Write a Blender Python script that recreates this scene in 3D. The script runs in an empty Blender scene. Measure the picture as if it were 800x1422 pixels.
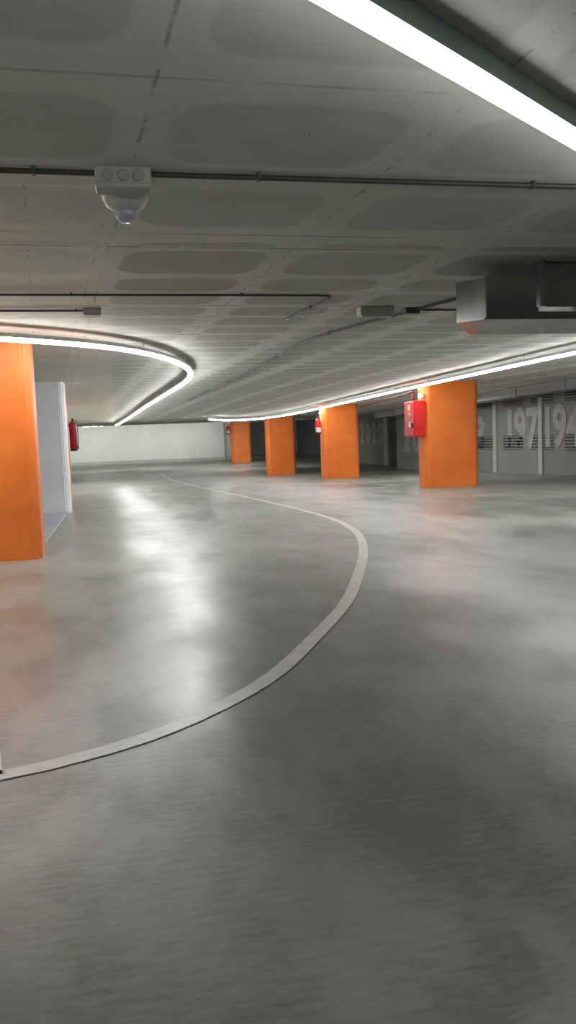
import bpy, bmesh, math, random
from mathutils import Vector, Matrix

random.seed(4)
SC = bpy.context.scene
COL = SC.collection
H = 2.5            # clear height of the garage
HC = 1.25          # camera height

# ------------------------------------------------------------------ helpers
YK = [-20, 15, 17, 22, 26.4, 34, 40, 45, 48.7, 55, 58, 70]
ZK = [0, 0, 0, -.05, -.12, -.25, -.26, -.15, 0, .2, .22, .22]


def lin(Y):
    if Y <= YK[0]:
        return ZK[0]
    for a in range(len(YK) - 1):
        if Y <= YK[a + 1]:
            t = (Y - YK[a]) / (YK[a + 1] - YK[a])
            return ZK[a] + t * (ZK[a + 1] - ZK[a])
    return ZK[-1]


def dip(Y):
    """the deck sags a little towards the drain line and climbs again"""
    return sum(lin(Y + d) for d in (-2, -1.5, -1, -.5, 0, .5, 1, 1.5, 2)) / 9


def new_bm():
    return bmesh.new()


def add_box(bm, x0, x1, y0, y1, z0, z1, bevel=0.0, rot=None, seg=1):
    b = bmesh.new()
    bmesh.ops.create_cube(b, size=1)
    for v in b.verts:
        v.co = Vector(((x0 + x1) / 2 + v.co.x * (x1 - x0), (y0 + y1) / 2 + v.co.y * (y1 - y0),
                       (z0 + z1) / 2 + v.co.z * (z1 - z0)))
    if bevel:
        bmesh.ops.bevel(b, geom=list(b.edges), offset=bevel, segments=seg, affect='EDGES', profile=.5)
    if rot is not None:
        bmesh.ops.transform(b, matrix=rot, verts=list(b.verts))
    merge(bm, b)


def merge(bm, b):
    me = bpy.data.meshes.new('tmp')
    b.to_mesh(me)
    b.free()
    bm.from_mesh(me)
    bpy.data.meshes.remove(me)


def add_prism(bm, plan, z0, z1):
    """vertical prism; z0 / z1 numbers or one value per plan corner"""
    n = len(plan)
    zl = z0 if isinstance(z0, (list, tuple)) else [z0] * n
    zh = z1 if isinstance(z1, (list, tuple)) else [z1] * n
    lo = [bm.verts.new((p[0], p[1], zl[i])) for i, p in enumerate(plan)]
    hi = [bm.verts.new((p[0], p[1], zh[i])) for i, p in enumerate(plan)]
    for i in range(n):
        j = (i + 1) % n
        bm.faces.new((lo[i], lo[j], hi[j], hi[i]))
    bm.faces.new(hi)
    bm.faces.new(lo[::-1])
    bmesh.ops.recalc_face_normals(bm, faces=list(bm.faces))


def smooth_path(pts, step=.25):
    """Catmull-Rom through pts"""
    P = [Vector(p) for p in pts]
    P = [P[0] * 2 - P[1]] + P + [P[-1] * 2 - P[-2]]
    out = []
    for i in range(1, len(P) - 2):
        a, b, c, d = P[i - 1:i + 3]
        n = max(2, int((c - b).length / step))
        for k in range(n):
            t = k / n
            out.append(.5 * ((2 * b) + (c - a) * t + (2 * a - 5 * b + 4 * c - d) * t * t + (3 * b - a - 3 * c + d) * t ** 3))
    out.append(P[-2])
    return out


def frames(path):
    fr = []
    for i, p in enumerate(path):
        t = (path[min(i + 1, len(path) - 1)] - path[max(i - 1, 0)]).normalized()
        ref = Vector((0, 0, 1)) if abs(t.z) < .9 else Vector((0, 1, 0))
        s = t.cross(ref).normalized()
        u = s.cross(t).normalized()
        fr.append((p, t, s, u))
    return fr


def add_sweep(bm, path, section, cap=True):
    """sweep a closed 2D section (side, up) along a path"""
    rings = []
    for p, t, s, u in frames(path):
        rings.append([bm.verts.new(p + s * a + u * b) for a, b in section])
    n = len(section)
    for r0, r1 in zip(rings, rings[1:]):
        for i in range(n):
            j = (i + 1) % n
            bm.faces.new((r0[i], r0[j], r1[j], r1[i]))
    if cap:
        bm.faces.new(rings[0][::-1])
        bm.faces.new(rings[-1])
    bmesh.ops.recalc_face_normals(bm, faces=list(bm.faces))


def circle(r, n=12, ou=0.0):
    return [(r * math.cos(2 * math.pi * i / n), ou + r * math.sin(2 * math.pi * i / n)) for i in range(n)]


def rect(w, h, ou=0.0):
    return [(-w / 2, ou - h / 2), (w / 2, ou - h / 2), (w / 2, ou + h / 2), (-w / 2, ou + h / 2)]


def add_rod(bm, a, b, r, n=12):
    add_sweep(bm, [Vector(a), Vector(b)], circle(r, n))


def add_lathe(bm, prof, center, n=28, axis='Z'):
    c = Vector(center)
    rings = []
    for r, z in prof:
        ring = []
        for i in range(n):
            a = 2 * math.pi * i / n
            if axis == 'Z':
                v = Vector((r * math.cos(a), r * math.sin(a), z))
            elif axis == 'X':
                v = Vector((z, r * math.cos(a), r * math.sin(a)))
            else:
                v = Vector((r * math.cos(a), z, r * math.sin(a)))
            ring.append(bm.verts.new(c + v))
        rings.append(ring)
    for r0, r1 in zip(rings, rings[1:]):
        for i in range(n):
            j = (i + 1) % n
            bm.faces.new((r0[i], r0[j], r1[j], r1[i]))
    bm.faces.new(rings[0][::-1])
    bm.faces.new(rings[-1])
    bmesh.ops.recalc_face_normals(bm, faces=list(bm.faces))


def obj(name, bm, mat, parent=None, loc=None, smooth=False):
    me = bpy.data.meshes.new(name)
    if loc is not None:
        bmesh.ops.translate(bm, verts=list(bm.verts), vec=-Vector(loc))
    bm.to_mesh(me)
    bm.free()
    me.materials.append(mat)
    if smooth:
        try:
            me.shade_auto_smooth
        except AttributeError:
            pass
        for p in me.polygons:
            p.use_smooth = True
        try:
            me.set_sharp_from_angle(angle=math.radians(35))
        except Exception:
            pass
    o = bpy.data.objects.new(name, me)
    COL.objects.link(o)
    if loc is not None:
        o.location = loc
    if parent is not None:
        o.parent = parent
        if loc is None:
            o.matrix_parent_inverse = Matrix.Translation(-Vector(parent.location))
    return o


def thing(name, label, cat, loc, group=None):
    o = bpy.data.objects.new(name, None)
    o.empty_display_size = .1
    COL.objects.link(o)
    o.location = loc
    tag(o, label, cat, group)
    return o


def tag(o, label, cat, group=None):
    o['label'] = label
    o['category'] = cat
    if group:
        o['group'] = group
    return o


def struct(name, bm, mat, parent=None):
    o = obj(name, bm, mat, parent)
    if parent is None:
        o['kind'] = 'structure'
    return o


# ------------------------------------------------------------------ materials
class G:
    """small node-graph builder"""
    def __init__(self, name):
        self.m = bpy.data.materials.new(name)
        self.m.use_nodes = True
        self.nt = self.m.node_tree
        self.nt.nodes.clear()
        self.out = self.n('ShaderNodeOutputMaterial')
        self.b = self.n('ShaderNodeBsdfPrincipled')
        self.l(self.b.outputs[0], self.out.inputs[0])

    def n(self, t, **k):
        x = self.nt.nodes.new(t)
        for a, b in k.items():
            setattr(x, a, b)
        return x

    def l(self, a, b):
        self.nt.links.new(a, b)

    def put(self, sock, v):
        if hasattr(v, 'is_output'):
            self.l(v, sock)
        else:
            sock.default_value = v

    def math(self, op, a, b=None, c=None, clamp=False):
        x = self.n('ShaderNodeMath', operation=op, use_clamp=clamp)
        for i, v in enumerate((a, b, c)):
            if v is not None:
                self.put(x.inputs[i], v)
        return x.outputs[0]

    def coord(self):
        return self.n('ShaderNodeTexCoord').outputs['Object']

    def xyz(self, v):
        s = self.n('ShaderNodeSeparateXYZ')
        self.l(v, s.inputs[0])
        return s.outputs

    def comb(self, x, y, z):
        s = self.n('ShaderNodeCombineXYZ')
        for i, v in enumerate((x, y, z)):
            self.put(s.inputs[i], v)
        return s.outputs[0]

    def noise(self, vec, scale, detail=4, rough=.55, dist=0.0):
        x = self.n('ShaderNodeTexNoise')
        self.l(vec, x.inputs['Vector'])
        x.inputs['Scale'].default_value = scale
        x.inputs['Detail'].default_value = detail
        x.inputs['Roughness'].default_value = rough
        x.inputs['Distortion'].default_value = dist
        return x.outputs[0]

    def ramp(self, f, lo, hi, a=0.0, b=1.0, smooth=True):
        x = self.n('ShaderNodeMapRange', interpolation_type='SMOOTHSTEP' if smooth else 'LINEAR')
        self.put(x.inputs[0], f)
        for i, v in enumerate((lo, hi, a, b)):
            self.put(x.inputs[i + 1], v)
        return x.outputs[0]

    def mix(self, f, a, b, mode='MIX'):
        x = self.n('ShaderNodeMix', data_type='RGBA', blend_type=mode)
        self.put(x.inputs[0], f)
        self.put(x.inputs[6], a if hasattr(a, 'is_output') else (*a, 1))
        self.put(x.inputs[7], b if hasattr(b, 'is_output') else (*b, 1))
        return x.outputs[2]

    def scale_vec(self, v, s):
        x = self.n('ShaderNodeMapping')
        self.l(v, x.inputs[0])
        x.inputs['Scale'].default_value = s
        return x.outputs[0]

    def bump(self, h, strength, dist):
        x = self.n('ShaderNodeBump')
        x.inputs['Strength'].default_value = strength
        x.inputs['Distance'].default_value = dist
        self.l(h, x.inputs['Height'])
        self.l(x.outputs[0], self.b.inputs['Normal'])
        return x

    def set(self, color=None, rough=None, metal=None, spec=None):
        if color is not None:
            self.put(self.b.inputs['Base Color'], color if hasattr(color, 'is_output') else (*color, 1))
        if rough is not None:
            self.put(self.b.inputs['Roughness'], rough)
        if metal is not None:
            self.put(self.b.inputs['Metallic'], metal)
        if spec is not None:
            self.put(self.b.inputs['Specular IOR Level'], spec)
        return self.m


def mat_plain(name, c, rough=.5, metal=0.0, var=.12, scale=6, spec=.5):
    g = G(name)
    n = g.noise(g.coord(), scale, 5)
    f = g.ramp(n, .3, .7)
    col = g.mix(f, [x * (1 - var) for x in c], [min(1, x * (1 + var)) for x in c])
    return g.set(col, rough, metal, spec)


def mat_emit(name, c, s):
    g = G(name)
    g.set((.8, .8, .8), .4)
    g.b.inputs['Emission Color'].default_value = (*c, 1)
    g.b.inputs['Emission Strength'].default_value = s
    return g.m


def mat_floor():
    g = G('polished_concrete')
    v = g.coord()
    x, y, z = g.xyz(v)
    big = g.noise(v, .30, 3, .5, .5)
    mid = g.noise(g.scale_vec(v, (1.2, .8, 1)), .7, 4, .5, .3)
    # swirling trowel marks
    swirl = g.noise(g.scale_vec(v, (1.5, .8, 1)), 1.9, 4, .5, .3)
    streak = g.noise(g.scale_vec(v, (.9, 3.2, 1)), 13, 4, .6, .15)
    f = g.math('ADD', g.math('MULTIPLY', big, .45), g.math('ADD', g.math('MULTIPLY', mid, .35), g.math('ADD', g.math('MULTIPLY', swirl, .16), g.math('MULTIPLY', streak, .12))))
    f = g.ramp(f, .42, .66)
    col = g.mix(f, (.135, .150, .128), (.285, .297, .265))
    # ragged dark oval near where the deck is lowest
    dx = g.math('DIVIDE', g.math('SUBTRACT', x, .9), 2.6)
    dy = g.math('DIVIDE', g.math('SUBTRACT', y, 42.6), 2.6)
    wob = g.math('MULTIPLY', g.math('SUBTRACT', g.noise(v, .9, 4), .5), 1.2)
    d = g.math('ADD', g.math('SQRT', g.math('ADD', g.math('MULTIPLY', dx, dx), g.math('MULTIPLY', dy, dy))), wob)
    col = g.mix(g.ramp(d, .55, 1.1, .85, 0.0), col, (.05, .053, .05))
    # small pale chips close by
    ch = g.noise(v, 11, 2, .5)
    col = g.mix(g.math('MULTIPLY', g.ramp(ch, .79, .82, 0.0, .35), g.ramp(y, 4.0, 8.0, 1.0, 0.0)), col, (.5, .5, .48))
    # soft darker, less glossy oval in the lane outside the painted curve
    gx = g.math('DIVIDE', g.math('SUBTRACT', x, g.math('MULTIPLY', y, .345)), 1.15)
    gy = g.math('DIVIDE', g.math('SUBTRACT', y, 4.4), 2.6)
    gd = g.math('ADD', g.math('SQRT', g.math('ADD', g.math('MULTIPLY', gx, gx), g.math('MULTIPLY', gy, gy))),
                g.math('MULTIPLY', g.math('SUBTRACT', mid, .5), .9))
    dark_patch = g.ramp(gd, .35, 1.25, 1.0, 0.0)
    col = g.mix(g.math('MULTIPLY', dark_patch, .5), col, (.085, .092, .080))
    col = g.mix(g.math('MULTIPLY', g.ramp(x, -1.2, .6, .30, 0.0), g.ramp(y, 4.0, 6.0)), col, (.42, .43, .395))  # paler left floor: brighter tube gloss painted into the base colour
    r = g.math('ADD', g.ramp(mid, .35, .65, .290, .40), g.math('MULTIPLY', g.math('SUBTRACT', streak, .5), .14))
    r = g.math('MAXIMUM', r, .282)
    g.bump(g.math('MULTIPLY', streak, g.ramp(y, 4.0, 12.0, 1.0, .15)), .10, .004)
    sp = g.math('MULTIPLY', g.ramp(g.math('ADD', g.math('MULTIPLY', swirl, .65), g.math('MULTIPLY', streak, .35)), .38, .60, .45, 1.35),
                g.math('SUBTRACT', 1.0, g.math('MULTIPLY', dark_patch, .45)))
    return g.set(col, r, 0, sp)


def mat_ceiling():
    g = G('slab_soffit')
    v = g.coord()
    x, y, z = g.xyz(v)
    # bays between the ribs (the slab is skewed to the aisle)
    xs = g.math('DIVIDE', g.math('ADD', g.math('SUBTRACT', x, .16), g.math('MULTIPLY', g.math('SUBTRACT', y, 3.4), .075)), 1.18)
    cx = g.math('MULTIPLY', g.math('SUBTRACT', g.math('SUBTRACT', xs, g.math('FLOOR', xs)), .5), 1.18)
    near = g.math('LESS_THAN', y, 5.24)
    far = g.math('GREATER_THAN', y, 6.16)
    midm = g.math('SUBTRACT', 1.0, g.math('ADD', near, far))

    def cell(y0, p):
        t = g.math('DIVIDE', g.math('SUBTRACT', y, y0), p)
        return g.math('MULTIPLY', g.math('SUBTRACT', g.math('SUBTRACT', t, g.math('FLOOR', t)), .5), p)
    c1, c2, c3 = cell(2.88, 1.03), cell(6.16, .65), cell(5.27, .9)
    cy = g.math('ADD', g.math('MULTIPLY', c1, near), g.math('ADD', g.math('MULTIPLY', c2, far), g.math('MULTIPLY', c3, midm)))
    hy = g.math('ADD', g.math('MULTIPLY', near, .345), g.math('ADD', g.math('MULTIPLY', far, .275), g.math('MULTIPLY', midm, .37)))
    wob = g.math('MULTIPLY', g.math('SUBTRACT', g.noise(v, 1.7, 3), .5), .10)
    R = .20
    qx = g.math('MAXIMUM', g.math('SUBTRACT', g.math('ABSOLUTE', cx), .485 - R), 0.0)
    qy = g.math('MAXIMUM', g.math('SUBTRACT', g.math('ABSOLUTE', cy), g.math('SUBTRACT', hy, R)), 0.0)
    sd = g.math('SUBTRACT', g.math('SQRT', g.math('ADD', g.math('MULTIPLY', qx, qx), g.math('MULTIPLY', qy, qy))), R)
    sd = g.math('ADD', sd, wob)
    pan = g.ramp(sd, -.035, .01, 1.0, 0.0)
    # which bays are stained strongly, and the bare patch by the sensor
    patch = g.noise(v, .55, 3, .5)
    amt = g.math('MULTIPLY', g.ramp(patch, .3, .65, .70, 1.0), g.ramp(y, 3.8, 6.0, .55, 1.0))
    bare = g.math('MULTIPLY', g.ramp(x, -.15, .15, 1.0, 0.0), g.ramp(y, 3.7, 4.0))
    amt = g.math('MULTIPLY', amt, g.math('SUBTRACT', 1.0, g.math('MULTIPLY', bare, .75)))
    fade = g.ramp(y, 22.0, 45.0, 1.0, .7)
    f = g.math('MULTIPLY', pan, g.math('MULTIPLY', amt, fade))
    cloud = g.ramp(g.noise(v, 2.2, 6, .6, .4), .3, .7)
    rib = g.mix(cloud, (.72, .72, .68), (.80, .795, .755))
    rib = g.mix(bare, rib, g.mix(cloud, (.78, .72, .64), (.86, .81, .72)))
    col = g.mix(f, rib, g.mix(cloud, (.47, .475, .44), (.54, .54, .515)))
    # seams across the aisle and along the ribs
    s1 = g.math('SUBTRACT', g.math('MULTIPLY', hy, 0.0), 0.0)
    half = g.math('ADD', g.math('MULTIPLY', near, .515), g.math('ADD', g.math('MULTIPLY', far, .325), g.math('MULTIPLY', midm, .45)))
    seam = g.ramp(g.math('SUBTRACT', half, g.math('ABSOLUTE', cy)), .004, .016, 1.0, 0.0)
    brk = g.ramp(g.noise(g.scale_vec(v, (1, .4, 1)), 1.4, 3), .42, .58, .1, .75)
    seam2 = g.ramp(g.math('SUBTRACT', .59, g.math('ABSOLUTE', cx)), .003, .012, .45, 0.0)
    nearf = g.ramp(y, 4.6, 5.4, .45, 1.0)
    dots = g.ramp(g.noise(v, 9, 3), .50, .60)
    sm = g.math('MAXIMUM', g.math('MULTIPLY', seam, g.math('MULTIPLY', brk, nearf)), g.math('MULTIPLY', seam2, dots))
    bx = g.math('DIVIDE', g.math('ADD', x, g.math('MULTIPLY', y, .09)), .42)
    fx = g.math('ABSOLUTE', g.math('SUBTRACT', g.math('SUBTRACT', bx, g.math('FLOOR', bx)), .5))
    sm = g.math('MAXIMUM', sm, g.math('MULTIPLY', g.math('MULTIPLY', g.ramp(fx, .485, .495), bare), g.math('MULTIPLY', dots, .5)))
    col = g.mix(sm, col, (.07, .07, .065))
    # mould specks
    sp = g.ramp(g.noise(v, 24, 3, .6), .69, .73)
    where = g.ramp(g.noise(v, 1.3, 2), .56, .66)
    col = g.mix(g.math('MULTIPLY', sp, where), col, (.05, .05, .05))
    hgt = g.math('ADD', g.math('MULTIPLY', pan, -1.0), g.math('MULTIPLY', g.noise(v, 14, 6, .6), .10))
    g.bump(hgt, .10, .02)
    return g.set(col, .75, 0, .3)


def mat_orange():
    g = G('orange_masonry_paint')
    v = g.coord()
    n = g.noise(v, 2.5, 5)
    col = g.mix(g.ramp(n, .3, .7), (.78, .175, .024), (.86, .22, .036))
    # board marks from the formwork
    x, y, z = g.xyz(v)
    t = g.math('DIVIDE', z, .61)
    fr = g.math('ABSOLUTE', g.math('SUBTRACT', g.math('SUBTRACT', t, g.math('FLOOR', t)), .5))
    line = g.ramp(fr, .490, .497)
    h = g.math('ADD', g.math('MULTIPLY', line, .8), g.math('MULTIPLY', g.noise(v, 25, 5), .25))
    g.bump(h, .25, .006)
    return g.set(col, .45, 0, .4)


def mat_blockwall(name, a, b, sx=.45, sz=.2):
    g = G(name)
    v = g.coord()
    n = g.noise(v, .8, 5)
    col = g.mix(g.ramp(n, .3, .7), a, b)
    x, y, z = g.xyz(v)
    hz = g.math('DIVIDE', z, sz)
    fz = g.math('ABSOLUTE', g.math('SUBTRACT', g.math('SUBTRACT', hz, g.math('FLOOR', hz)), .5))
    hy_ = g.math('DIVIDE', g.math('ADD', x, y), sx)
    fy = g.math('ABSOLUTE', g.math('SUBTRACT', g.math('SUBTRACT', hy_, g.math('FLOOR', hy_)), .5))
    j = g.math('MAXIMUM', g.ramp(fz, .465, .49), g.ramp(fy, .485, .497))
    col = g.mix(g.math('MULTIPLY', j, .12), col, [c * .5 for c in a])
    g.bump(g.math('MULTIPLY', j, -1.0), .25, .004)
    return g.set(col, .7, 0, .3)


def mat_galv():
    g = G('galvanised_sheet')
    v = g.coord()
    n = g.noise(v, 3, 4)
    col = g.mix(g.ramp(n, .3, .7), (.34, .345, .35), (.43, .435, .44))
    r = g.ramp(g.noise(v, 2, 2), .3, .7, .17, .24)
    g.bump(g.noise(v, 1.6, 0), .4, .08)
    return g.set(col, r, .9, .5)


M = dict(
    floor=mat_floor(), ceiling=mat_ceiling(), orange=mat_orange(), galv=mat_galv(),
    dark_wall=mat_blockwall('grey_painted_block', (.20, .20, .20), (.24, .24, .24)),
    white_wall=mat_blockwall('white_painted_block', (.74, .76, .72), (.80, .81, .78)),
    mid_wall=mat_blockwall('dull_white_block', (.42, .44, .43), (.48, .5, .49)),
    blue_grey=mat_plain('blue_grey_paint', (.82, .85, .90), .5, 0, .04, 2),
    blue_grey_floor=mat_plain('blue_grey_floor_paint', (.42, .45, .50), .4, 0, .08, 2),
    digits=mat_plain('pale_grey_wall_paint', (.335, .335, .33), .65, 0, .1, 5),
    line=mat_plain('white_road_paint', (.58, .585, .55), .32, 0, .10, 7, .5),
    line_worn=mat_plain('worn_white_road_paint', (.52, .52, .50), .42, 0, .2, 7),
    slat_dark=mat_plain('vent_void', (.055, .055, .058), .8),
    slat=mat_plain('vent_slat_paint', (.21, .21, .21), .6),
    trim=mat_plain('pale_pilaster_paint', (.40, .40, .385), .6, 0, .06, 3),
    dark_metal=mat_plain('dark_conduit', (.07, .07, .068), .5, .3),
    grey_pvc=mat_plain('grey_box_plastic', (.46, .465, .44), .5, 0, .05),
    grey_lid=mat_plain('grey_knockout_plastic', (.37, .36, .345), .45, 0, .05),
    sensor=mat_plain('white_sensor_plastic', (.55, .56, .55), .35, 0, .04),
    lens=mat_plain('frosted_sensor_lens', (.42, .43, .55), .2, 0, .04),
    alu=mat_plain('aluminium_profile_metal', (.62, .72, .69), .5, 0, .05),
    red=mat_plain('red_enamel', (.62, .012, .014), .32, 0, .06),
    red_dark=mat_plain('red_pipe_paint', (.11, .012, .012), .4, 0, .1),
    black=mat_plain('black_rubber', (.02, .02, .02), .5),
    white=mat_plain('white_sticker', (.72, .70, .66), .4, 0, .04),
    pale_sign=mat_plain('cream_sticker', (.80, .50, .38), .4, 0, .05),
    duct_grey=mat_plain('dull_zinc_duct', (.27, .275, .285), .55, .3, .1, 2),
    glass=mat_plain('pale_glazing', (.75, .68, .68), .15, 0, .05),
    steel=mat_plain('brushed_steel', (.55, .55, .55), .35, .8),
    brass=mat_plain('pale_pipe_fitting', (.70, .48, .46), .35, .1),
    scrap=mat_plain('red_paper', (.45, .03, .06), .6),
    tube=mat_emit('lit_tube', (1.0, .995, .98), 46.0),
    tube_near=mat_emit('lit_tube_close', (1.0, .985, 1.0), 14.0),
    glim=mat_emit('lit_glim', (1.0, .97, .9), 4.0),
)

# ------------------------------------------------------------------ the setting
XL, XR, Y0, Y1 = -9.0, 15.5, -5.0, 60.0


def deck(z, flip):
    bm = new_bm()
    rows = []
    y = Y0
    while y <= Y1 + .001:
        rows.append([bm.verts.new((XL, y, z + dip(y))), bm.verts.new((XR, y, z + dip(y)))])
        y += .5
    for a, b in zip(rows, rows[1:]):
        q = (a[0], a[1], b[1], b[0])
        bm.faces.new(q[::-1] if flip else q)
    for f in bm.faces:
        f.smooth = True
    return bm


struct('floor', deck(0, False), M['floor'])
struct('ceiling', deck(H, True), M['ceiling'])


def wall_strip(pts, z0=-.35, z1=2.8):
    bm = new_bm()
    lo = [bm.verts.new((p[0], p[1], z0)) for p in pts]
    hi = [bm.verts.new((p[0], p[1], z1)) for p in pts]
    for i in range(len(pts) - 1):
        bm.faces.new((lo[i], lo[i + 1], hi[i + 1], hi[i]))
    return bm


WX, WX2 = 12.4, 13.4
wr = struct('wall_right', wall_strip([(WX, Y0), (WX, 34.6), (15, 34.6), (15, 38.5), (WX2, 38.5), (WX2, 59.6)]), M['dark_wall'])
struct('wall_back', wall_strip([(XL, 56), (7.35, 56), (7.35, 56.35), (8.25, 56.35)]), M['white_wall'])
struct('wall_back_recess', wall_strip([(8.25, 56.35), (8.25, 59.6), (WX2, 59.6)]), M['mid_wall'])
struct('wall_left', wall_strip([(XL, Y0), (XL, 56)]), M['mid_wall'])
struct('wall_front', wall_strip([(XL, Y0), (XR, Y0)]), M['mid_wall'])

# pale pilasters against the right hand wall
n = 0
for ya, yb, zt in ((24.70, 24.95, 2.25), (21.76, 21.98, 2.25)):
    bm = new_bm()
    add_box(bm, WX - .06, WX, ya, yb, dip(ya), zt, .006)
    n += 1
    struct('trim_%d' % n, bm, M['trim'])
bm = new_bm()
add_box(bm, WX2 - .1, WX2 + .02, 38.5, 39.05, dip(38.6), 2.24, .01)
struct('trim_3', bm, M['trim'])


def text_mesh(s, size, bold):
    cu = bpy.data.curves.new('txt', 'FONT')
    cu.body = s
    cu.size = size
    cu.offset = bold
    cu.extrude = .002
    cu.align_x = 'CENTER'
    o = bpy.data.objects.new('txt', cu)
    COL.objects.link(o)
    dg = bpy.context.evaluated_depsgraph_get()
    me = bpy.data.meshes.new_from_object(o.evaluated_get(dg))
    COL.objects.unlink(o)
    bpy.data.objects.remove(o)
    bpy.data.curves.remove(cu)
    return me


def wall_digits(items, wx, zb, size, bold, sy=1.0):
    """painted digits on the right wall; they read from far to near"""
    for s, yc in items:
        me = text_mesh(s, size, bold)
        me.name = 'painted_digit'
        R = Matrix(((0, 0, -1), (-1, 0, 0), (0, 1, 0))).to_4x4()
        S = Matrix.Diagonal((sy, 1, 1, 1))
        me.transform(Matrix.Translation((wx - .004, yc, zb + dip(yc))) @ R @ S)
        me.materials.clear()
        me.materials.append(M['digits'])
        o = bpy.data.objects.new('painted_digit', me)
        COL.objects.link(o)
        o.parent = wr


wall_digits([('1', 23.86), ('9', 23.18)], WX, .88, 1.62, .055, .92)
wall_digits([('7', 22.4), ('1', 21.5), ('9', 20.85), ('4', 20.1)], WX - .012, .86, 1.62, .055, .92)
wall_digits([('2', 33.3), ('0', 32.1), ('0', 28.0), ('8', 26.1)], WX, .80, 1.56, .055, 1.1)
wall_digits([('2', 43.0), ('0', 41.9), ('2', 40.85), ('0', 39.75)], WX2, 1.14, 1.50, .05, 1.0)

# ventilation grilles above and below the digits
below = ['beside the far pale strip, near the 8', 'under the painted 19', 'between the 7 and the 1', 'at the right edge of the photo']
for k, (yf, yn) in enumerate(((26.25, 25.0), (24.3, 23.0), (22.5, 21.2), (20.6, 19.3))):
    for lowhigh, za, zb in (('low', .66, 1.12), ('high', 2.05, 2.44)):
        lab = ('low' if lowhigh == 'low' else 'high') + ' dark slatted wall vent ' + \
            (below[k] if lowhigh == 'low' else ['beside the far pale strip, over the 8', 'above the painted 19', 'above the painted 7 and 1', 'at the right edge, above the last digit'][k])
        t = thing('ventilation_grille', lab, 'vent', (WX - .012, (yf + yn) / 2, za), 'slatted vents on the right wall')
        bm = new_bm()
        add_box(bm, WX - .006, WX, yn, yf, za, zb)
        obj('back_plate', bm, M['slat_dark'], t)
        bm = new_bm()
        ns = 5
        p = (zb - za) / ns
        for i in range(ns):
            zc = za + p * (i + .5)
            add_box(bm, WX - .014, WX - .006, yn + .01, yf - .01, zc - p * .20, zc + p * .20)
        obj('slats', bm, M['slat'], t)

# long ventilation duct under the ceiling along the right wall
t = thing('ventilation_duct', 'long grey ventilation duct running under ceiling along dark right wall', 'duct', (11.1, 20, 2.25))
ys = [8.0 + 2.5 * i for i in range(11)]
for a, b in zip(ys, ys[1:]):
    bm = new_bm()
    plan = [(10.85, a + .02), (11.4, a + .02), (11.4, b - .02), (10.85, b - .02)]
    za = [dip(a), dip(a), dip(b), dip(b)]
    add_prism(bm, plan, [2.25 + q for q in za], [2.485 + q for q in za])
    obj('duct_section', bm, M['duct_grey'], t)
for a in ys[1:-1]:
    bm = new_bm()
    add_box(bm, 10.82, 11.43, a - .02, a + .02, 2.22 + dip(a), 2.495 + dip(a))
    obj('flange', bm, M['duct_grey'], t)

# ------------------------------------------------------------------ pillars


def pillar(x0, x1, y0, y1, ch, label, mat=M['orange'], group='orange pillars'):
    bm = new_bm()
    plan = [(x0 + ch, y0), (x1 - ch, y0), (x1, y0 + ch), (x1, y1 - ch), (x1 - ch, y1), (x0 + ch, y1), (x0, y1 - ch), (x0, y0 + ch)]
    add_prism(bm, plan, [dip(p[1]) - .004 for p in plan], [dip(p[1]) + H + .004 for p in plan])
    ed = [e for e in bm.edges if abs(e.verts[0].co.z - e.verts[1].co.z) > 1]
    bmesh.ops.bevel(bm, geom=ed, offset=.02, segments=3, affect='EDGES')
    o = obj('pillar', bm, mat, None, ((x0 + x1) / 2, (y0 + y1) / 2, dip(y0)))
    tag(o, label, 'pillar', group)
    return o


P1 = pillar(7.13, 8.52, 17.9, 18.45, .10, 'big orange pillar carrying the red fire hose cabinet, nearest on right')
P3 = pillar(6.80, 8.05, 26.15, 26.75, .10, 'orange pillar with the red and white extinguisher, second nearest on right')
P2 = pillar(6.30, 7.56, 33.9, 34.5, .10, 'plain orange pillar with no fittings, middle of the far row')
P4 = pillar(6.80, 8.02, 48.4, 49.0, .12, 'smallest farthest orange pillar near the white back wall, extinguisher on it')
PL = pillar(-2.25, -.905, 9.38, 9.95, .085, 'large orange pillar cut off by the left edge of photo')
PO = pillar(-2.55, -1.29, 22.4, 23.0, .09, 'orange pillar mostly hidden behind the blue-grey column on left')
gc = pillar(-2.4, -.945, 15.9, 16.5, .07, 'blue-grey painted column behind the left orange pillar', M['blue_grey'], None)
gc.name = 'column'
gc['category'] = 'column'

bm = new_bm()
add_box(bm, -2.4, -1.0, 10.6, 15.9, 0, .012, .004)
tag(obj('painted_floor_strip', bm, M['blue_grey_floor'], None, (-1.7, 13, 0)), 'blue-grey painted floor strip at the foot of the grey column', 'floor paint')

# ------------------------------------------------------------------ tube lights


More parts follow.
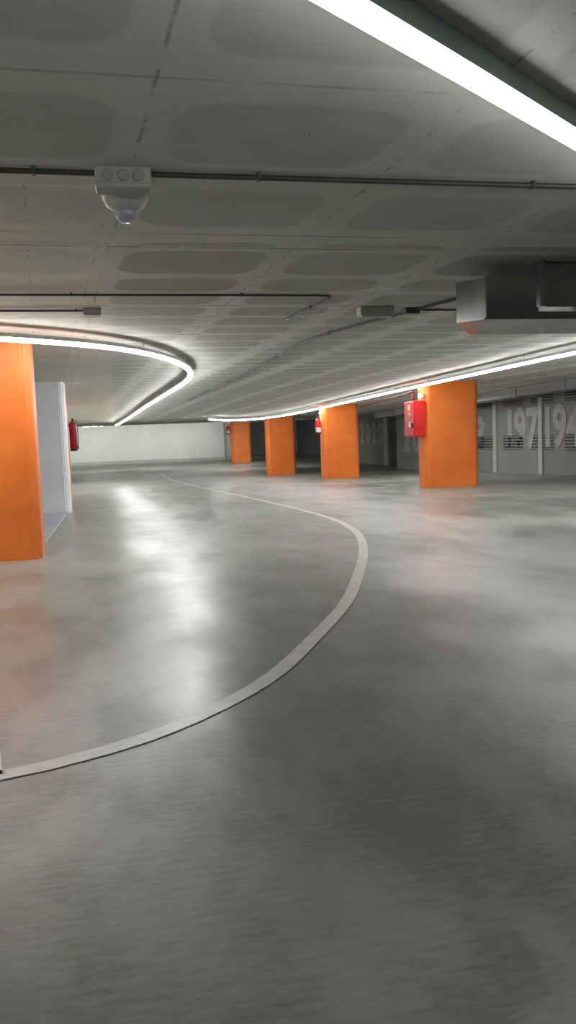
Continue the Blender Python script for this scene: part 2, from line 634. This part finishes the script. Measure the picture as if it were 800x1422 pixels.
def tube_light(label, pts, tz=2.37, hang=2.2, first=.8, cap_a=True, cap_b=True, glow='tube', brim=.082, ph=.042):
    path = smooth_path([(p[0], p[1], 0) for p in pts], .22)
    path = [Vector((p.x, p.y, tz + dip(p.y))) for p in path]
    t = thing('tube_light', label, 'light', path[len(path) // 2], 'glowing ceiling tube lights')
    bm = new_bm()
    add_sweep(bm, path, circle(.039, 12))
    obj('diffuser', bm, M[glow], t, smooth=True)
    bm = new_bm()
    add_sweep(bm, path, rect(brim, ph, .001 + ph / 2))
    obj('aluminium_profile', bm, M['alu'], t)
    # hangers
    d, nxt = 0.0, first
    for a, b in zip(path, path[1:]):
        d += (b - a).length
        if d >= nxt:
            nxt += hang
            bm = new_bm()
            add_rod(bm, (a.x, a.y, a.z + ph - .002), (a.x, a.y, H + dip(a.y) + .002), .007, 8)
            s = (b - a).normalized()
            rot = Matrix.Translation(a) @ Matrix.Rotation(math.atan2(s.y, s.x), 4, 'Z')
            add_box(bm, -.012, .012, -brim / 2 - .004, brim / 2 + .004, -.002, ph + .006, rot=rot)
            obj('hanger', bm, M['alu'], t)
    for i, flag in ((0, cap_a), (-1, cap_b)):
        if flag:
            bm = new_bm()
            a = path[i]
            b = path[1] if i == 0 else path[-2]
            s = (a - b).normalized()
            add_sweep(bm, [a - s * .001, a + s * .02], rect(brim + .006, .085, .004))
            obj('end_cap', bm, M['alu'], t)
    return t


tube_light('bright tube light curving round a hairpin bend at left over the aisle',
           [(-4.5, 2.4), (-4.3, 4.4), (-3.75, 6.0), (-2.9, 7.1), (-1.9, 8.05), (-1.09, 8.52), (-.77, 8.72), (-.42, 8.98), (-.04, 9.35), (.38, 9.97), (.74, 10.8),
            (1.04, 11.9), (1.22, 13.13), (1.27, 14.6), (1.15, 17.4), (.80, 23.0), (.42, 29.0), (.0, 34.6)])
tube_light('long thin tube light sweeping over the row of orange pillars at right',
           [(6.45, 7.2), (6.55, 8.6), (6.58, 10.6), (6.58, 11.4), (6.68, 14.25), (6.75, 17.0), (6.72, 21.7), (6.60, 26.2), (6.33, 29.5), (5.9, 31.6),
            (5.3, 32.7), (4.6, 32.9), (4.0, 32.3), (3.5, 31.2)])
tube_light('thick bright tube light close overhead crossing the top right corner',
           [(-2.0, .33), (-.57, 1.323), (.656, 2.181), (1.154, 2.525), (1.884, 3.038), (2.74, 3.638)], 2.425, 1.7, 5.12, glow='tube_near', brim=.094, ph=.073)
for k, (xa, xb, lab) in enumerate(((-2.92, -2.80, 'leftmost of the tiny lit ceiling dots'), (-2.50, -2.36, 'second of the tiny lit ceiling dots from the left'),
                                 (-2.05, -1.62, 'middle and longest of the tiny lit ceiling dots'), (-1.50, -1.16, 'fourth of the tiny lit ceiling dots from the left'),
                                 (-1.02, -.84, 'rightmost of the tiny lit ceiling dots'))):
    t = thing('batten_light', lab + ' above the white back wall', 'light', ((xa + xb) / 2, 52, 2.5), 'row of distant lit dots')
    bm = new_bm()
    add_rod(bm, (xa, 52, 2.513), (xb, 52, 2.513), .026, 10)
    obj('diffuser', bm, M['glim'], t)
    bm = new_bm()
    add_box(bm, xa, xb, 51.96, 52.04, 2.54, H + dip(52) + .002)
    obj('mount', bm, M['alu'], t)


def area(name, loc, sx, sy, power, rx=0.0):
    l = bpy.data.lights.new(name, 'AREA')
    l.shape = 'RECTANGLE'
    l.size, l.size_y, l.energy = sx, sy, power
    l.color = (1, .99, .96)
    o = bpy.data.objects.new(name, l)
    COL.objects.link(o)
    o.location = loc
    o.rotation_euler = (rx, 0, 0)


area('fill_back_wall', (-.8, 53.2, 2.59), 16.4, .2, 205, math.radians(38))  # unseen fill lamp added to wash the back wall
area('fill_rear_floor', (3.0, 45.5, 2.36), 10, .2, 180, 0)  # unseen fill lamp added to brighten the rear floor
area('fill_left_aisle', (-4.2, 27, 2.26), .3, 14, 520, 0)  # fill added out of view at left to lift the far floor
area('fill_right_aisle', (9.6, 11, 2.44), .3, 8, 150, 0)  # fill added out of frame for the near pillar front and right wall
area('fill_far_right_aisle', (9.7, 23.5, 2.36), .3, 3, 70, 0)  # fill hidden behind the nearest pillar, added for the pillars beyond
area('fill_rear_pillar', (6.5, 41.5, 2.2), 5, .15, 130, math.radians(50))  # unseen fill turned away from the camera, added for the farthest pillar

# ------------------------------------------------------------------ conduits and boxes on the ceiling


def conduit(label, pts, r=.012, clip=1.4, z=None, mat=M['dark_metal'], step=.3, smooth=False):
    path = [Vector((p[0], p[1], (H - .006 - r if z is None else z) + dip(p[1]))) for p in pts]
    if smooth:
        path = smooth_path(path, step)
    t = thing('conduit', label, 'conduit', path[0], 'thin conduits on the ceiling')
    bm = new_bm()
    add_sweep(bm, path, circle(r, 10))
    obj('pipe', bm, mat, t, smooth=True)
    d, nxt = 0, .5
    for a, b in zip(path, path[1:]):
        L = (b - a).length
        s = (b - a).normalized()
        while nxt < d + L:
            p = a + s * (nxt - d)
            rot = Matrix.Translation(p) @ Matrix.Rotation(math.atan2(s.y, s.x), 4, 'Z')
            bm = new_bm()
            add_box(bm, -.008, .008, -r - .007, r + .007, -r - .002, r + .008, .002, rot)
            obj('clip', bm, mat, t)
            nxt += clip
        d += L
    return t


def cpts(a, b, n=14):
    return [(a[0] + (b[0] - a[0]) * i / n, a[1] + (b[1] - a[1]) * i / n) for i in range(n + 1)]


conduit('dark conduit crossing the ceiling to the left of the near motion sensor', [(-5.0, 3.84), (-.035, 3.83)], .013)
conduit('dark conduit crossing the ceiling from the near motion sensor to right edge', [(.215, 3.825), (6.0, 3.76)], .013)
conduit('thin conduit crossing the left ceiling then hooking back at its right end',
        [(-5.0, 6.84), (1.78, 6.84), (1.88, 6.88), (1.92, 6.98), (1.78, 8.2)], .010)
conduit('short thin conduit ending in a small box over the left aisle', [(-5.0, 7.62), (-.24, 7.62)], .010)
conduit('wavy dark conduit running diagonally from the metal duct towards the back wall',
        [(3.3, 6.45), (3.13, 6.93), (2.94, 7.62), (2.68, 8.56), (2.42, 9.77), (2.38, 11.2), (2.36, 13.2), (2.33, 15.5), (2.18, 18.6), (1.98, 22.4)],
        .014, 2.4, smooth=True)
conduit('short conduit running right from the ceiling emergency light', [(2.98, 7.62), (5.5, 7.62)], .010)
# three-gland box
t = thing('junction_box', 'grey junction box with three round knockouts in front of motion sensor', 'box', (.09, 3.83, 2.41))
bm = new_bm()
add_box(bm, -.035, .215, 3.775, 3.895, 2.405, 2.5, .006)
obj('box_body', bm, M['grey_pvc'], t)
for xc in (.022, .09, .158):
    bm = new_bm()
    add_lathe(bm, [(.026, 0), (.026, -.006), (.021, -.009)], (xc, 3.775, 2.458), 20, 'Y')
    obj('knockout', bm, M['grey_lid'], t)
bm = new_bm()
add_box(bm, -.033, .213, 3.7735, 3.776, 2.424, 2.427)
obj('lid_seam', bm, M['grey_lid'], t)

t = thing('motion_sensor', 'round white ceiling motion sensor with domed lens behind the knockout box', 'sensor', (.10, 4.03, 2.5))
bm = new_bm()
add_lathe(bm, [(.112, 2.4985), (.112, 2.435), (.106, 2.425), (.094, 2.398), (.056, 2.372), (.048, 2.37)], (.10, 4.03, 0), 36)
obj('sensor_base', bm, M['sensor'], t, smooth=True)
bm = new_bm()
add_lathe(bm, [(.048, 2.372), (.048, 2.352), (.043, 2.336), (.030, 2.322), (.010, 2.318)], (.10, 4.03, 0), 28)
obj('lens', bm, M['lens'], t, smooth=True)

t = thing('junction_box', 'tiny grey junction box where the short conduit stops, above hairpin tube', 'box', (-.16, 7.62, 2.44))
bm = new_bm()
add_box(bm, -.24, -.08, 7.56, 7.68, 2.44, 2.5, .005)
obj('box_body', bm, M['grey_lid'], t)
bm = new_bm()
add_box(bm, -.23, -.09, 7.57, 7.67, 2.434, 2.441, .002)
obj('lid', bm, M['grey_lid'], t)

t = thing('emergency_light', 'grey rectangular emergency light fixed to ceiling left of the metal duct', 'light', (2.53, 7.55, 2.42))
bm = new_bm()
add_box(bm, 2.35, 2.69, 7.48, 7.62, 2.415, 2.5, .006)
obj('housing', bm, M['grey_lid'], t)
bm = new_bm()
add_box(bm, 2.365, 2.675, 7.49, 7.61, 2.400, 2.416, .004)
obj('cover', bm, M['grey_pvc'], t)
t = thing('junction_box', 'small dark junction box beside emergency light on the wavy conduit', 'box', (2.92, 7.62, 2.44))
bm = new_bm()
add_box(bm, 2.84, 2.99, 7.56, 7.68, 2.445, 2.5, .005)
obj('box_body', bm, M['dark_metal'], t)
bm = new_bm()
add_box(bm, 2.85, 2.98, 7.57, 7.67, 2.438, 2.446, .002)
obj('lid', bm, M['grey_lid'], t)

# ------------------------------------------------------------------ galvanised duct, right
t = thing('air_duct', 'shiny galvanised sheet metal air duct hanging under ceiling at right', 'duct', (3.4, 5.9, 2.08))
bm = new_bm()
add_prism(bm, [(2.67, 5.5), (3.10, 5.5), (3.10, 6.28), (2.93, 6.28)], 2.10, [2.37, 2.49, 2.49, 2.37])
obj('transition', bm, M['galv'], t)
bm = new_bm()
add_prism(bm, [(2.52, 5.66), (2.67, 5.5), (2.93, 6.28)], 2.085, [2.36, 2.37, 2.36])
obj('mitred_end', bm, M['galv'], t)
bm = new_bm()
add_prism(bm, [(3.13, 5.55), (9.5, 5.55), (9.5, 6.28), (3.13, 6.28)], 2.17, 2.492)
obj('duct_section', bm, M['galv'], t)
bm = new_bm()
add_prism(bm, [(3.10, 5.47), (3.145, 5.47), (3.145, 6.30), (3.10, 6.30)], 2.165, 2.498)
obj('flange', bm, M['galv'], t)
bm = new_bm()
add_prism(bm, [(2.67, 5.475), (2.695, 5.475), (2.695, 5.5), (2.67, 5.5)], 2.085, 2.385)
obj('flange', bm, M['galv'], t)
bm = new_bm()
add_prism(bm, [(2.52, 5.66), (2.66, 5.485), (9.5, 5.485), (9.5, 6.32), (2.93, 6.32)], 2.07, 2.092)
obj('bottom_tray', bm, M['galv'], t)
bm = new_bm()
add_prism(bm, [(2.70, 5.485), (9.5, 5.485), (9.5, 5.497), (2.70, 5.497)], 2.092, 2.125)
obj('tray_lip', bm, M['galv'], t)
for xh in (3.9, 6.2, 8.8):
    bm = new_bm()
    add_box(bm, xh, xh + .04, 6.32, 6.325, 2.07, H + .002)
    obj('hanging_strap', bm, M['galv'], t)

# ------------------------------------------------------------------ fire equipment


def extinguisher(label, x, y, ztop, side, r=.085, h=.52, lab=True, red=M['red']):
    """side: +1 hangs to the left of a pillar face at its right, -1 the other way"""
    z = ztop - h - .12
    t = thing('fire_extinguisher', label, 'fire extinguisher', (x, y, z), 'fire extinguishers on pillars')
    bm = new_bm()
    add_lathe(bm, [(r * .9, z + .05), (r, z + .07), (r, z + h - .10), (r * .93, z + h - .06), (r * .7, z + h - .02), (r * .35, z + h), (r * .33, z + h + .02)], (x, y, 0))
    obj('cylinder', bm, red, t, smooth=True)
    bm = new_bm()
    add_lathe(bm, [(r * .86, z), (r * .93, z + .01), (r * .93, z + .05)], (x, y, 0))
    obj('base_ring', bm, M['black'], t, smooth=True)
    bm = new_bm()
    add_box(bm, x - .022, x + .022, y - .03, y + .03, z + h + .015, z + h + .075, .005)
    add_box(bm, x - .012, x + .012, y - .13, y - .02, z + h + .085, z + h + .10, .003)
    add_box(bm, x - .012, x + .012, y - .12, y - .02, z + h + .045, z + h + .058, .003)
    add_box(bm, x - .010, x + .010, y - .035, y + .02, z + h + .07, z + h + .10, .003)
    obj('valve', bm, M['black'], t)
    bm = new_bm()
    path = smooth_path([(x, y + .02, z + h + .045), (x - side * .06, y - .05, z + h + .03), (x - side * (r + .022), y - .06, z + h - .09),
                        (x - side * (r + .025), y - .05, z + .26), (x - side * (r + .02), y - .04, z + .14)], .03)
    add_sweep(bm, path, circle(.012, 8))
    add_rod(bm, path[-1], path[-1] + Vector((0, 0, -.10)), .019, 10)
    obj('hose', bm, M['black'], t, smooth=True)
    if lab:
        bm = new_bm()
        rr = r + .002
        n_ = 14
        a0, a1 = math.radians(180), math.radians(360)
        lo, hi = [], []
        for i in range(n_ + 1):
            a = a0 + (a1 - a0) * i / n_
            lo.append(bm.verts.new((x + rr * math.cos(a), y + rr * math.sin(a), z + .075)))
            hi.append(bm.verts.new((x + rr * math.cos(a), y + rr * math.sin(a), z + .235)))
        for i in range(n_):
            bm.faces.new((lo[i], lo[i + 1], hi[i + 1], hi[i]))
        obj('paper_label', bm, M['white'], t, smooth=True)
    bm = new_bm()
    xw = x + side * (r + .036)
    add_box(bm, min(x + side * r * .6, xw), max(x + side * r * .6, xw), y - .02, y + .02, z + h - .16, z + h - .13)
    obj('wall_bracket', bm, M['steel'], t)
    bm = new_bm()
    add_box(bm, min(x + side * r * .2, xw), max(x + side * r * .2, xw), y - .02, y + .02, z + .10, z + .12)
    obj('wall_bracket', bm, M['steel'], t)
    return t


extinguisher('red extinguisher with white label on the second nearest right-hand pillar', 6.80 - .115, 26.42, 2.03, 1, .095, .52)
extinguisher('tiny red extinguisher with white label on the farthest orange pillar', 6.80 - .12, 48.75, 2.30, 1, .10, .50)
extinguisher('dark red extinguisher hanging behind the blue-grey column at left', -1.29 + .13, 22.62, 2.07, -1, .10, .80, False,
             mat_plain('deep_red_enamel', (.33, .008, .025), .35, 0, .06))

# small lamp above the extinguisher of the second pillar
t = thing('wall_lamp', 'small lit white lamp on pillar above the red and white extinguisher', 'light', (6.79, 26.3, 2.08))
bm = new_bm()
add_box(bm, 6.74, 6.80, 26.26, 26.42, 2.07, 2.13, .008)
obj('housing', bm, M['white'], t)
bm = new_bm()
add_box(bm, 6.725, 6.745, 26.27, 26.41, 2.078, 2.122, .006)
obj('lens', bm, M['glim'], t)

# hose cabinet on the left face of the nearest right pillar
CX0, CX1, CY0, CY1, CZ0, CZ1 = 6.86, 7.14, 17.86, 18.50, 1.215, 2.05
t = thing('hose_cabinet', 'red fire hose cabinet with white stickers on the nearest right-hand pillar', 'fire hose cabinet', (7.0, 18.2, CZ0))
bm = new_bm()
add_box(bm, CX0, CX1, CY0, CY1, CZ0, CZ1, .012, seg=2)
obj('cabinet_body', bm, M['red'], t)
bm = new_bm()
add_box(bm, CX0 - .02, CX0 - .001, CY0 + .012, CY1 - .012, CZ0 + .012, CZ1 - .012, .006)
d = obj('door', bm, M['red'], t)
xd = CX0 - .02
bm = new_bm()
add_box(bm, xd - .004, xd + .001, 18.07, 18.24, 1.70, 1.78, .001)
add_box(bm, xd - .004, xd + .001, 18.09, 18.24, 1.83, 1.97, .001)
w = obj('instruction_sticker', bm, M['pale_sign'], d)
bm = new_bm()
for zc in (1.725, 1.752):
    add_box(bm, xd - .006, xd - .003, 18.09, 18.22, zc - .005, zc + .005)
obj('printed_lines', bm, M['red_dark'], d)
bm = new_bm()
add_box(bm, xd - .006, xd + .001, 18.06, 18.20, 1.44, 1.56, .002)
obj('glass_pane', bm, M['glass'], d)
bm = new_bm()
add_box(bm, xd - .030, xd, 17.92, 17.97, 1.42, 1.54, .008)
obj('handle', bm, M['black'], d)

t = thing('water_pipe', 'thin dark red water pipe under ceiling feeding the hose cabinet', 'pipe', (7.0, 18.3, 2.05))
bm = new_bm()
yy = [18.3 + (26.0 - 18.3) * i / 8 for i in range(9)]
path = [Vector((7.0, 18.3, 2.049)), Vector((7.0, 18.3, 2.25)), Vector((7.0, 18.33, 2.285)), Vector((7.0, 18.4, 2.30))]
for i, y in enumerate(yy[1:]):
    path.append(Vector((7.0 + 1.12 * (y - 18.3) / 7.7, y, 2.30 + .07 * (y - 18.3) / 7.7 + dip(y))))
path[-1].y = 26.15
add_sweep(bm, path, circle(.028, 12))
obj('pipe', bm, M['red_dark'], t, smooth=True)
bm = new_bm()
add_lathe(bm, [(.04, 2.10), (.055, 2.11), (.055, 2.15), (.04, 2.16)], (7.0, 18.3, 0), 16)
obj('coupling', bm, M['red_dark'], t, smooth=True)
t = thing('alarm_sounder', 'small pale pink alarm box on pillar just above the hose cabinet', 'alarm', (7.12, 17.98, 2.12))
bm = new_bm()
add_box(bm, 7.04, 7.14, 17.93, 18.07, 2.10, 2.21, .012, seg=2)
obj('housing', bm, M['brass'], t)
bm = new_bm()
add_lathe(bm, [(.040, 0), (.040, -.012), (.024, -.022)], (7.088, 17.93, 2.155), 18, 'Y')
obj('grille', bm, M['white'], t, smooth=True)

# ------------------------------------------------------------------ paint on the floor


def ribbon(bm, pts, w, step=.12, zo=.004, smooth=True):
    path = smooth_path([(p[0], p[1], 0) for p in pts], step) if smooth else [Vector((p[0], p[1], 0)) for p in pts]
    path = [Vector((p.x, p.y, dip(p.y) + zo)) for p in path]
    prev = None
    for p, t_, s, u in frames(path):
        s = Vector((s.x, s.y, 0)).normalized()
        cur = (bm.verts.new(p - s * w / 2), bm.verts.new(p + s * w / 2))
        if prev:
            bm.faces.new((prev[0], prev[1], cur[1], cur[0]))
        prev = cur
    bmesh.ops.recalc_face_normals(bm, faces=list(bm.faces))
    for f in bm.faces:
        if f.normal.z < 0:
            f.normal_flip()


bm = new_bm()
ribbon(bm, [(-2.6, 2.72), (-1.5, 2.93), (-.51, 3.15), (-.25, 3.23), (.05, 3.38), (.39, 3.67), (.76, 4.12), (1.19, 4.89), (1.60, 5.70), (1.94, 6.54),
            (2.50, 8.1), (2.90, 9.5), (3.10, 10.6), (3.20, 12.1), (3.05, 14.8), (2.70, 18.7), (2.36, 24.5), (2.15, 31.0), (2.08, 36), (2.06, 40.8)], .10)
ribbon(bm, [(-.55, 3.15), (-.60, 3.44)], .10, smooth=False)
tag(obj('lane_line', bm, M['line'], None, (0, 3, 0)), 'white curved lane line painted on the grey floor', 'floor line')
for pts, w, lab in (([(-.05, 21.6), (1.12, 21.4)], .10, 'faint short white dash on floor near the blue-grey column'),
                    ([(4.2, 23.25), (5.3, 22.95)], .10, 'faint white dash on floor left of the second pillar'),
                    ([(6.6, 21.8), (7.28, 21.75)], .16, 'white dash on floor beside the second pillar base'),
                    ([(6.88, 19.85), (7.4, 20.0)], .16, 'white dash on floor just left of the hose cabinet pillar')):
    bm = new_bm()
    ribbon(bm, pts, w, smooth=False)
    tag(obj('floor_dash', bm, M['line_worn'], None, (pts[0][0], pts[0][1], dip(pts[0][1]))), lab, 'floor line', 'white dashes on the floor')

# ------------------------------------------------------------------ camera


def unit(a):
    return Vector(a).normalized()


F = 1110.0
CX, CY = 400.0, 711.0
dY = unit((163 - CX, 619 - CY, F))
hz = Vector((1, -.036, 0))
up = dY.cross(hz).normalized()
if up.y > 0:
    up = -up
dX = (-up.cross(dY)).normalized()
if dX.x < 0:
    dX = -dX
# rows of world->camera (x right, y down, z forward)
rowx = Vector((dX.x, dY.x, up.x))
rowy = Vector((dX.y, dY.y, up.y))
rowz = Vector((dX.z, dY.z, up.z))
cam = bpy.data.cameras.new('camera')
co = bpy.data.objects.new('camera', cam)
COL.objects.link(co)
mw = Matrix.Identity(4)
for i in range(3):
    mw[i][0] = rowx[i]
    mw[i][1] = -rowy[i]
    mw[i][2] = -rowz[i]
mw[0][3], mw[1][3], mw[2][3] = 0, 0, HC
co.matrix_world = mw
cam.sensor_fit = 'VERTICAL'
cam.sensor_height = 36
cam.sensor_width = 36
cam.lens = F / 1422 * 36
cam.clip_start = .05
cam.clip_end = 200
SC.camera = co

# ------------------------------------------------------------------ world and look
w = bpy.data.worlds.new('world')
SC.world = w
w.use_nodes = True
bg = w.node_tree.nodes.get('Background')
bg.inputs[0].default_value = (.5, .52, .55, 1)
bg.inputs[1].default_value = .1
SC.view_settings.view_transform = 'Standard'
SC.view_settings.look = 'None'
SC.view_settings.exposure = 0.0
